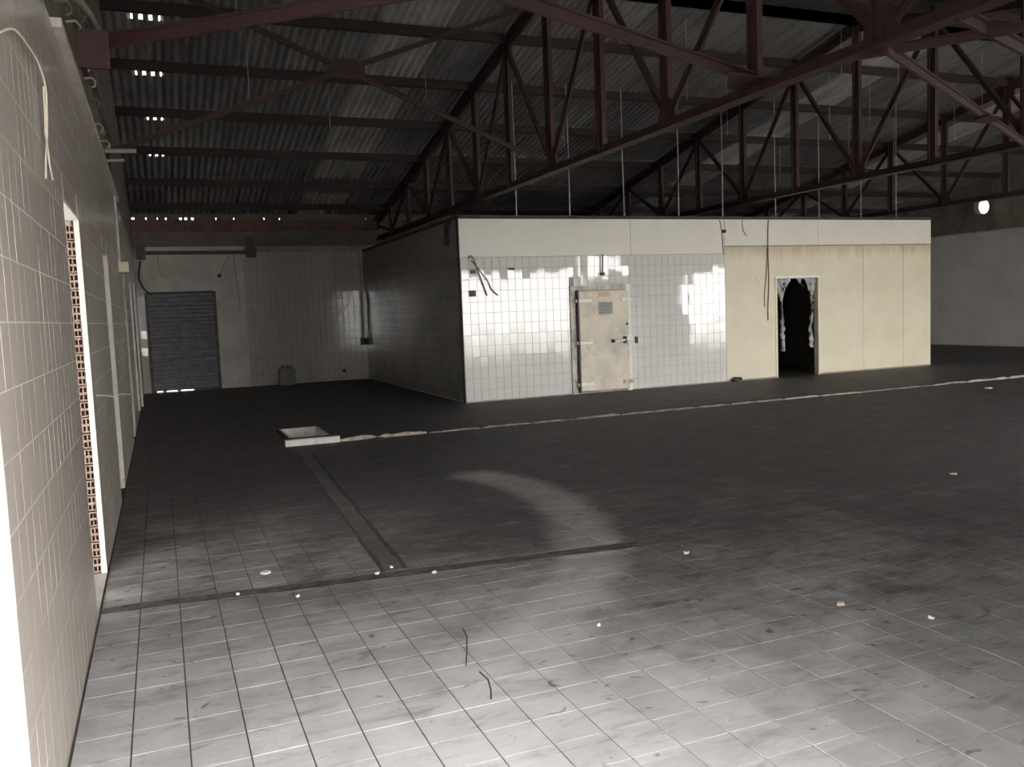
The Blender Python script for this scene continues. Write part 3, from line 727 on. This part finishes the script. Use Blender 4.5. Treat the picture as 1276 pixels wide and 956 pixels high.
# ---- plastic strip curtain in the open doorway
sc = thing('strip_curtain', 'torn clear plastic strip curtain tied back in the open cold room doorway', 'curtain', ((PX0+PX1)/2, BY+.06, 0))
def strip(top, pts, w, thick=.004):
    vs = []; fs = []
    path = [(top[0], top[1])] + pts
    N = len(path)
    sub = []
    for i in range(N-1):
        for k in range(5):
            u = k/5; sub.append(tuple(path[i][c]*(1-u) + path[i+1][c]*u for c in range(2)))
    sub.append(path[-1])
    for i, (x, z) in enumerate(sub):
        ww = w*(1 - .45*min(1, i/6)) * R(.8, 1.15); tw = R(-.5, .5) + i*.12
        dx, dy = math.cos(tw)*ww/2, math.sin(tw)*ww*.35
        y = BY + .05 + R(-.025, .025)
        vs += [(x-dx, y-dy, z), (x, y+R(-.02, .02), z + R(-.01, .01)), (x+dx, y+dy, z)]
    for i in range(len(sub)-1):
        fs += [(3*i, 3*i+1, 3*i+4, 3*i+3), (3*i+1, 3*i+2, 3*i+5, 3*i+4)]
    mb = MB(); mb.sm = True; mb.add(vs, fs); o = mb.build('strip', 'pvc', sc)
    md = o.modifiers.new('t', 'SOLIDIFY'); md.thickness = thick
strip((12.10, 2.08), [(12.17, 1.75), (12.23, 1.35), (12.22, .95), (12.20, .55)], .20)
strip((12.24, 2.08), [(12.22, 1.8), (12.19, 1.4), (12.20, 1.0), (12.19, .8)], .20)
strip((12.38, 2.08), [(12.30, 1.9), (12.22, 1.7)], .18)
strip((12.66, 2.08), [(12.70, 1.98), (12.78, 1.90)], .16)
strip((12.82, 2.08), [(12.90, 1.98), (12.98, 1.88)], .16)
strip((12.95, 2.08), [(12.93, 1.85), (12.99, 1.5), (13.0, 1.42)], .20)
strip((13.06, 2.08), [(13.00, 1.75), (13.02, 1.5), (12.97, 1.2), (12.96, .9), (13.0, .6)], .18)

# ------------------------------------------------------------------ drain pit and kerb
pt = thing('drain_pit', 'square white lined drain pit sunk in the floor behind the kerb', 'drain pit', (1.85, 12.7, 0))
x0, x1, y0, y1 = PIT
for a in ((x0, x1, y1-.03, y1), (x0, x1, y0, y0+.03), (x1-.03, x1, y0+.03, y1-.03), (x0, x0+.03, y0+.03, y1-.03)): MB().box(*a, -.35, .001).build('lining', 'kerb', pt)
MB().box(x0, x1, y0, y1, -.40, -.35).build('base', 'mortar', pt)
kb = thing('kerb', 'long low kerb across the hall floor, white at its left end and broken beyond', 'kerb', (1.41, 11.4, 0), kind='structure')
for a, b in ((1.41, 1.795), (1.798, 2.115)): MB().box(a, b, 11.35, 11.44, 0, .082).build('kerb_block', 'kerb', kb, .004)
def lump(a, b, h, mat):
    n = max(2, int((b-a)/.09)); vs = []
    for i in range(n+1):
        x = a + (b-a)*i/n; hh = h*R(.65, 1.15) if 0 < i < n else h*.45; f = 11.372 + R(-.008, .01); k = 11.432 + R(-.008, .01)
        vs += [(x, f, 0), (x, f+.01, hh), (x, k-.01, hh*R(.85, 1.1)), (x, k, 0)]
    fs = [(i*4+c, i*4+c+1, i*4+c+5, i*4+c+4) for i in range(n) for c in range(3)] + [(0, 1, 2, 3), (4*n+3, 4*n+2, 4*n+1, 4*n)]
    MB().add(vs, fs).build('kerb_block', mat, kb)
lump(2.13, 2.62, .055, 'kerb_old'); lump(2.64, 3.32, .05, 'kerb_old')
x = 3.36
while x < 22.4:
    w = R(.5, 1.1); mat = 'kerb_dark' if x < 6.5 else random.choice(('kerb_dark', 'kerb_dark', 'kerb_old'))
    if x > 13.1: mat = 'kerb_old'
    lump(x, x+w, R(.022, .035) if x < 13 else .04, mat); x += w + R(.01, .05)

# ------------------------------------------------------------------ roof
ceil = thing('ceiling', 'dark pitched roof of grey corrugated sheets on maroon purlins', 'roof', kind='structure')
WV, NW = 0.13, 8; SW = WV*NW; RP = 1.72; LAP = .16
def sheet_mesh(name, length, holes=None):
    vs = []; fs = []; nx = NW*6
    cuts = [0, length-.60, length-.47, length] if holes else [0, length*.5, length]
    for y in cuts:
        for i in range(nx+1):
            x = i*WV/6; vs.append((x, y, .017*math.cos(2*math.pi*x/WV)))
    for j in range(len(cuts)-1):
        for i in range(nx):
            if holes and j == 1 and (i//6) in holes and i % 6 in (0, 5): continue
            fs.append((j*(nx+1)+i, j*(nx+1)+i+1, (j+1)*(nx+1)+i+1, (j+1)*(nx+1)+i))
    me = bpy.data.meshes.new(name); me.from_pydata(vs, [], fs); me.materials.append(M['sheet'])
    for p in me.polygons: p.use_smooth = True
    return me
LEN = (RP + LAP)/math.cos(math.atan(SLOPE))
sm_plain = sheet_mesh('roof_sheet', LEN); sm_hole = sheet_mesh('roof_sheet', LEN, (0, 1)); sm_hole3 = sheet_mesh('roof_sheet', LEN, (0, 1, 2))
ang = math.atan(SLOPE)
PY = [11.65, 13.18, 14.87, 16.58, 18.3, 20.03, 21.6]   # purlins of the back slope
SH0 = .205                                          # sheet centre above the top chord line
tilt = 0.010
for r in range(7):
    # rows lap over the purlins: the lower end of row r lies at PY[r+1]+.12
    ylow = (PY[r+1] + .14) if r < 6 else 22.72
    for c in range(23):
        x0 = -.72 + c*SW
        me = sm_plain
        if c == 0 and r in (1, 2, 3, 4): me = sm_hole3 if r in (1, 2) else sm_hole
        o = link(bpy.data.objects.new('roof_sheet', me), ceil)
        L = LEN
        ytop = ylow - LEN*math.cos(ang)
        o.location = (x0, ylow, zr(ylow) + SH0 + .016)
        o.rotation_euler = (math.pi - ang - tilt, 0, 0)
        o.rotation_euler = (0, 0, 0)
        # local +y runs up the slope, towards -Y of the hall
        o.matrix_basis = Matrix.Translation((x0 + SW, ylow, zr(ylow) + SH0 + .016)) @ Matrix.Rotation(math.pi, 4, 'Z') @ Matrix.Rotation(ang - .012, 4, 'X')
        g = R(.20, .32)
        if c in (4, 13, 18) and r != 5: g = R(.46, .56)
        o.color = (g, g*.985, g*.97, 1)
# front slope, out of view: one field
m = MB(); nx = 23*NW*2
for y in (0.5, RIDGE_Y+.05):
    for i in range(nx+1):
        x = -.72 + i*WV/2; m.v.append((x, y, 4.06 + SLOPE*(EAVE_Y-(2*RIDGE_Y-y)) + SH0 + .022*math.cos(2*math.pi*i/2)))
m.f = [(i, i+1, nx+1+i+1, nx+1+i) for i in range(nx)]
o = stuff(m.build('front_sheet_field', 'sheet', ceil)); o.color = (.13, .128, .126, 1)
m = MB()
for k in range(93): m.box(-.72+k*.26, -.72+k*.26+.255, RIDGE_Y-.22, RIDGE_Y+.22, zr(RIDGE_Y)+SH0+.012, zr(RIDGE_Y)+SH0+.04)
o = stuff(m.build('ridge_cap', 'sheet', ceil)); o.color = (.12, .12, .12, 1)
for y in PY + [2*RIDGE_Y - v for v in PY]:
    zc = zr(y) + .115
    MB().box(XL-.05, XR+.05, y-.05, y+.05, zc-.085, zc+.058).build('purlin', 'purlin', ceil)

NODE = [RIDGE_Y + 1.56*k for k in range(-7, 8)]
CH = 3.68
ORD = ('nearest to the left wall', 'second from the left wall', 'farthest from the left wall')
for ti, tx in enumerate(TRUSS_X):
    tr = thing('roof_truss', 'maroon steel roof truss running front to back, ' + ORD[ti], 'roof truss', (tx, YB, CH), group='roof trusses')
    for s in (-1, 1):
        MB().angle_bar((tx, RIDGE_Y + s*11.05, zr(RIDGE_Y+11.05)), (tx, RIDGE_Y, zr(RIDGE_Y)), .20, .17, .02).build('top_chord', 'steel', tr)
    MB().angle_bar((tx, NODE[0]-.05, CH), (tx, NODE[-1]+.05, CH), .16, .11, .018, up=(0, 0, -1)).build('bottom_chord', 'steel', tr)
    for k, y in enumerate(NODE):
        if k in (0, 14): hgt = (CH, zr(y)+.05)
        else: hgt = (CH, zr(y))
        MB().angle_bar((tx, y, hgt[0]), (tx, y, hgt[1]), .13, .12, .03, up=(0, 1, 0)).build('vertical', 'steel', tr)
    for k in range(14):
        a, b = NODE[k], NODE[k+1]
        if k % 2 == 0: p, q = (tx, a, zr(a)-.05), (tx, b, CH+.05)
        else: p, q = (tx, a, CH+.05), (tx, b, zr(b)-.05)
        # braces fall towards the odd bottom nodes: the ridge node is one of them
        MB().angle_bar(p, q, .07, .07, .014).build('diagonal', 'steel', tr)
    for k, y in enumerate(NODE):
        if k % 2 == 1: MB().prism([(y-.19, CH-.05), (y+.19, CH-.05), (y+.17, CH+.12), (y+.08, CH+.27), (y-.08, CH+.27), (y-.17, CH+.12)], 0, tx-.02, tx+.02).build('gusset_plate', 'steel', tr)
        else: MB().prism([(y-.16, zr(y)-.16), (y+.16, zr(y)-.16), (y+.16, zr(y)+.03), (y-.16, zr(y)+.03)], 0, tx-.02, tx+.02).build('gusset_plate', 'steel', tr)

# crossed sway braces under the ridge, one pair in each bay
BAYX = (XL,) + TRUSS_X + (XR,)
BN = ('between the left wall and the first truss', 'between the first and second trusses', 'between the second and third trusses', 'between the third truss and the right wall')
for k in (0,):
    a, b = BAYX[k]+.03, BAYX[k+1]-.03; lo, hi = CH+.08, zr(RIDGE_Y)-.12
    br = thing('sway_brace', 'crossed maroon brace under the roof ridge ' + BN[k], 'brace', (a, RIDGE_Y, lo))
    MB().angle_bar((a+.03, RIDGE_Y-.03, lo), (b, RIDGE_Y-.03, hi), .065, .065, .014).build('brace_bar', 'steel', br)
    MB().angle_bar((a, RIDGE_Y+.03, hi), (b, RIDGE_Y+.03, lo), .065, .065, .014).build('brace_bar', 'steel', br)
    cx, cz = (a+b)/2, (lo+hi)/2
    MB().prism([(cx-.24, cz-.06), (cx-.12, cz-.13), (cx+.12, cz-.13), (cx+.24, cz-.06), (cx+.24, cz+.06), (cx+.12, cz+.13), (cx-.12, cz+.13), (cx-.24, cz+.06)], 1, RIDGE_Y-.045, RIDGE_Y-.03).build('centre_plate', 'steel', br)
# level braces at chord height near the entrance
hb = thing('level_brace', 'maroon flat brace at truss foot level from the left wall plate, nearest bay', 'brace', (XL+.06, 6.8, CH))
MB().angle_bar((XL+.22, 6.70, 3.60), (5.44, 2.0, 3.60), .09, .085, .016).build('brace_bar', 'steel', hb)
MB().angle_bar((5.42, 6.95, 3.78), (XL+.16, 4.45, 3.78), .10, .09, .016).build('brace_bar', 'steel', hb)
MB().prism([(4.95, 6.66), (5.6, 6.73), (5.6, 7.25), (5.25, 7.1)], 2, 3.71, 3.73).build('corner_plate', 'steel', hb)
MB().box(XL+.055, XL+.25, 6.60, 6.64, 3.40, 3.65).build('wall_plate', 'steel', hb)
MB().box(XL+.055, XL+.09, 6.62, 7.0, 3.44, 3.62).build('wall_plate', 'steel', hb)
hb = thing('level_brace', 'maroon flat brace at truss foot level between the first and second trusses', 'brace', (5.4, 5.3, CH))
MB().angle_bar((5.52, 5.38, 3.60), (11.25, 8.45, 3.60), .075, .075, .014).build('brace_bar', 'steel', hb)
MB().prism([(8.5, 6.85), (8.75, 6.9), (8.9, 7.1), (8.8, 7.2), (8.55, 7.1)], 2, 3.55, 3.57).build('centre_plate', 'steel', hb)
MB().angle_bar((5.52, 4.72, 3.66), (11.25, 6.9, 3.66), .11, .09, .016).build('brace_bar', 'steel', hb)
MB().angle_bar((5.52, 5.68, 3.64), (8.0, 2.45, 3.64), .075, .075, .016).build('brace_bar', 'steel', hb)
# far foot plate on the left wall
fb = thing('foot_bracket', 'maroon bracket where the ridge brace meets the left wall', 'bracket', (XL, 11.6, 3.6))
MB().box(XL+.002, XL+.024, 11.4, 11.9, 3.42, 3.76).build('plate', 'steel', fb, .004)
tag(MB().tube([(XL-.01, 11.2, 3.68), (XL+.33, 11.2, 3.69)], .028, 8).build('conduit_stub', 'pipe'), 'pale pipe stub sticking out of the left wall above the tiles', 'pipe')
tag(MB().tube([(XL-.01, 10.8, 3.50), (XL+.2, 10.8, 3.51)], .018, 6).build('conduit_stub', 'pipe'), 'short thin rod sticking out of the left wall below the pale pipe stub', 'rod')

# ------------------------------------------------------------------ hanging wires
def hanger(x, y, z0, z1, label, group, r=.008):
    tag(MB().tube([(x, y, z0), (x + R(-.01, .01), y, (z0+z1)/2), (x, y, z1)], r, 5).build('hanger_wire', 'wire'), label, 'wire', group)
ORDW = ('first', 'second', 'third', 'fourth', 'fifth', 'sixth', 'seventh', 'eighth', 'ninth', 'tenth', 'eleventh', 'twelfth', 'thirteenth', 'fourteenth', 'fifteenth', 'sixteenth', 'seventeenth', 'eighteenth', 'nineteenth', 'twentieth', 'twenty-first')
for k, x in enumerate((6.22, 7.31, 8.48, 9.72, 10.77, 12.10, 13.25, 14.41, 15.43)):
    hanger(x, BY+.08, 3.33, zr(BY)+.20, ORDW[k] + ' hanger rod from the left rising from the front roof edge of the cold room', 'hanger rods over the cold room front', .011)
def pxcol(x, y): d, u, v = px_of(x, y); return u
for n_, (x, y, z0, k) in enumerate(sorted([(1.455, 13.4, 4.9, 0), (1.22, 12.0, 5.3, 0), (2.95, 15.1, 4.85, 1), (2.55, 13.4, 5.42, 1), (2.9, 13.4, 5.6, 1), (4.2, 13.5, 5.0, 2), (3.7, 15.1, 5.2, 2), (8.1, 12.0, 4.9, 3), (7.4, 15.1, 4.7, 3), (9.9, 13.4, 4.7, 4),
                      (12.3, 13.4, 4.7, 5), (13.3, 13.4, 4.9, 5), (14.4, 15.1, 4.5, 5), (12.7, 12.1, 5.2, 5), (15.6, 13.4, 4.8, 6), (16.2, 12.1, 4.6, 6), (14.8, 12.1, 5.0, 6), (11.7, 8.3, 4.6, 6), (11.0, 11.7, 5.0, 6), (13.9, 16.8, 4.4, 6), (15.7, 15.1, 4.6, 6)], key=lambda a: pxcol(a[0], a[1]))):
    hanger(x, y, z0, zr(y)+.06, 'short loose wire dangling from a purlin, ' + ORDW[n_] + ' counted from the left', 'loose wires dangling from the purlins', .006)

# ------------------------------------------------------------------ things on the left wall
cb = thing('cable', 'cream cable pair looping down the near part of the left wall', 'cable', (XL, 4.4, 2.8))
MB().cord([(XL+.004, 3.42, 2.655), (-.41, 3.64, 2.733), (-.408, 4.03, 2.785), (-.405, 4.33, 2.797), (-.405, 4.53, 2.75), (-.406, 4.505, 2.632), (-.408, 4.45, 2.514), (-.41, 4.33, 2.386), (-.41, 4.27, 2.30)], .0045, 6).build('strand', 'cable', cb)
MB().cord([(-.412, 4.52, 2.75), (-.414, 4.50, 2.62), (-.414, 4.46, 2.53), (-.414, 4.50, 2.47), (-.414, 4.53, 2.40), (-.414, 4.61, 2.345)], .004, 6).build('strand', 'cable', cb)
tag(MB().tube([(XL+.004, 6.59, 1.175), (XL+.004, 7.4, 1.115), (XL+.006, 8.5, 1.02), (XL+.004, 10.4, .90), (XL+.004, 13.2, .68)], .006, 5).build('cord', 'cable'), 'pale cord stretched along the left wall below waist height', 'cord')
jb = thing('junction_box', 'small amber junction box on the left wall under a white conduit', 'junction box', (XL, 12.3, 2.4))
MB().box(XL, XL+.13, 12.2, 12.34, 2.33, 2.47).build('case', 'box', jb, .012)
MB().tube([(XL+.02, 12.28, 3.31), (XL+.02, 12.28, 2.46)], .018, 8).build('conduit', 'pale_trim', jb)
tag(MB().tube([(XL+.035, 12.6, 2.33), (XL+.035, 12.6, .25)], .016, 8).build('conduit', 'pipe'), 'conduit running down the left wall below the amber box', 'conduit')
tag(MB().box(XL-.001, XL+.03, 16.4, 16.46, .15, 2.4).build('edge_strip', 'pale_trim', None, .004), 'pale vertical edge strip on the left wall beyond the third doorway', 'strip')
tag(MB().box(XL-.001, XL+.03, 18.9, 18.97, 0, 2.5).build('edge_strip', 'pale_trim', None, .004), 'farthest pale vertical strip on the left wall near the shutter', 'strip')
cu = thing('conduit_run', 'beige conduit bundle rising along the render above the left wall tiles', 'conduit', (XL, 9, 4.2))
MB().tube([(-.38, 6.4, 3.80), (-.36, 6.83, 3.915), (-.36, 8.42, 4.317), (-.36, 9.6, 4.57), (-.36, 10.8, 4.83)], .03, 8).build('tube', 'pipe', cu)
MB().tube([(-.36, 10.8, 4.83), (-.25, 11.0, 4.84)], .02, 8).build('tube_end', 'paper', cu)
MB().tube([(XL+.02, 6.6, 3.85), (XL+.02, 7.0, 3.97), (XL+.02, 7.95, 4.1)], .022, 8).build('tube', 'pipe', cu)
for k, (y, z) in enumerate(sorted([(5.98, 3.61), (6.73, 3.73), (7.42, 4.02), (7.9, 4.1), (7.5, 3.67), (8.3, 3.755), (8.78, 3.69), (9.55, 3.6), (10.37, 3.63), (9.0, 3.52)])):
    tag(MB().tube([(XL-.02, y, z), (XL+.05, y, z+.01), (XL+.075, y, z-.02), (XL+.07, y, z-.06), (XL+.045, y, z-.07)], .009, 6).build('wall_hook', 'pipe' if k % 2 else 'rust'), ORDW[k] + ' bent hook along the render above the left wall tiles, counted from the viewer', 'hook', 'hooks above the left wall tiles')
tag(MB().box(XL-.02, XL+.05, 6.0, 12.2, 3.95, 4.03).build('render_ledge', 'brown', None, .01), 'brown ledge along the render above the left wall', 'ledge', kind='structure')

# ------------------------------------------------------------------ litter on the floor
tag(MB().tube([(.534, 5.741, .0), (.534, 5.741, .008)], [.035, .033], 14).build('lid', 'paper'), 'round white lid on the floor near the left doorway', 'lid')
def scrap(x, y, s, mat, label, cat='scrap', group=None):
    m = MB(); N = 7; a0 = R(0, 6); s *= .72
    top = [(x + s*R(.6, 1)*math.cos(a0+k*2*math.pi/N), y + s*R(.5, .9)*math.sin(a0+k*2*math.pi/N), R(.006, .018)) for k in range(N)]
    vs = [(p[0], p[1], .0005) for p in top] + top
    m.add(vs, [tuple(range(N))[::-1], tuple(range(N, 2*N))] + [(k, (k+1) % N, N+(k+1) % N, N+k) for k in range(N)])
    tag(m.build(cat.replace(' ', '_'), mat), label, cat, group)
scrap(6.604, 5.671, .06, 'paper', 'white paper scrap farthest right on the dark floor')
scrap(3.533, 3.165, .03, 'paper', 'small white scrap near the bottom right of the floor')
scrap(3.289, 3.53, .04, 'tan_scrap', 'tan scrap of card on the floor at the dirt edge')
scrap(3.121, 4.751, .03, 'paper', 'small pale scrap just right of the tyre track')
scrap(12.99, 10.457, .10, 'paper', 'white scrap lying before the far end of the kerb')
scrap(13.25, 11.40, .28, 'black', 'black heap of debris lying against the kerb', 'debris')
scrap(7.3, 11.38, .10, 'black', 'small dark lump on the kerb in front of the cold room', 'debris')
scrap(2.62, 11.28, .16, 'black', 'dark rubble beside the broken white kerb end', 'debris')
scrap(1.181, 5.335, .022, 'paper', 'white chip left of the crossing of the mortar strips')
scrap(1.299, 5.42, .018, 'paper', 'white chip at the crossing of the mortar strips')
scrap(1.515, 5.184, .022, 'paper', 'white chip right of the crossing of the mortar strips')
scrap(.331, 5.347, .018, 'paper', 'pale chip on the cross strip, nearest the left wall')
scrap(.653, 5.136, .02, 'paper', 'pale chip just before the cross strip')
scrap(2.337, 5.435, .022, 'black', 'small black crumb on the floor left of the tyre track')
scrap(2.003, 3.876, .015, 'paper', 'tiny white chip on the tyre track')
def streak(pts, label):
    tag(MB().tube([(x, y, .003) for x, y in pts], .0035, 5).build('thread', 'black'), label, 'thread')
streak([(1.36, 4.18), (1.34, 4.05), (1.28, 3.88), (1.22, 3.72)], 'curved dark thread lying on the tiles, the farther of two')
streak([(1.25, 3.62), (1.255, 3.52), (1.23, 3.42), (1.20, 3.34)], 'dark thread lying on the tiles, the nearer of two')
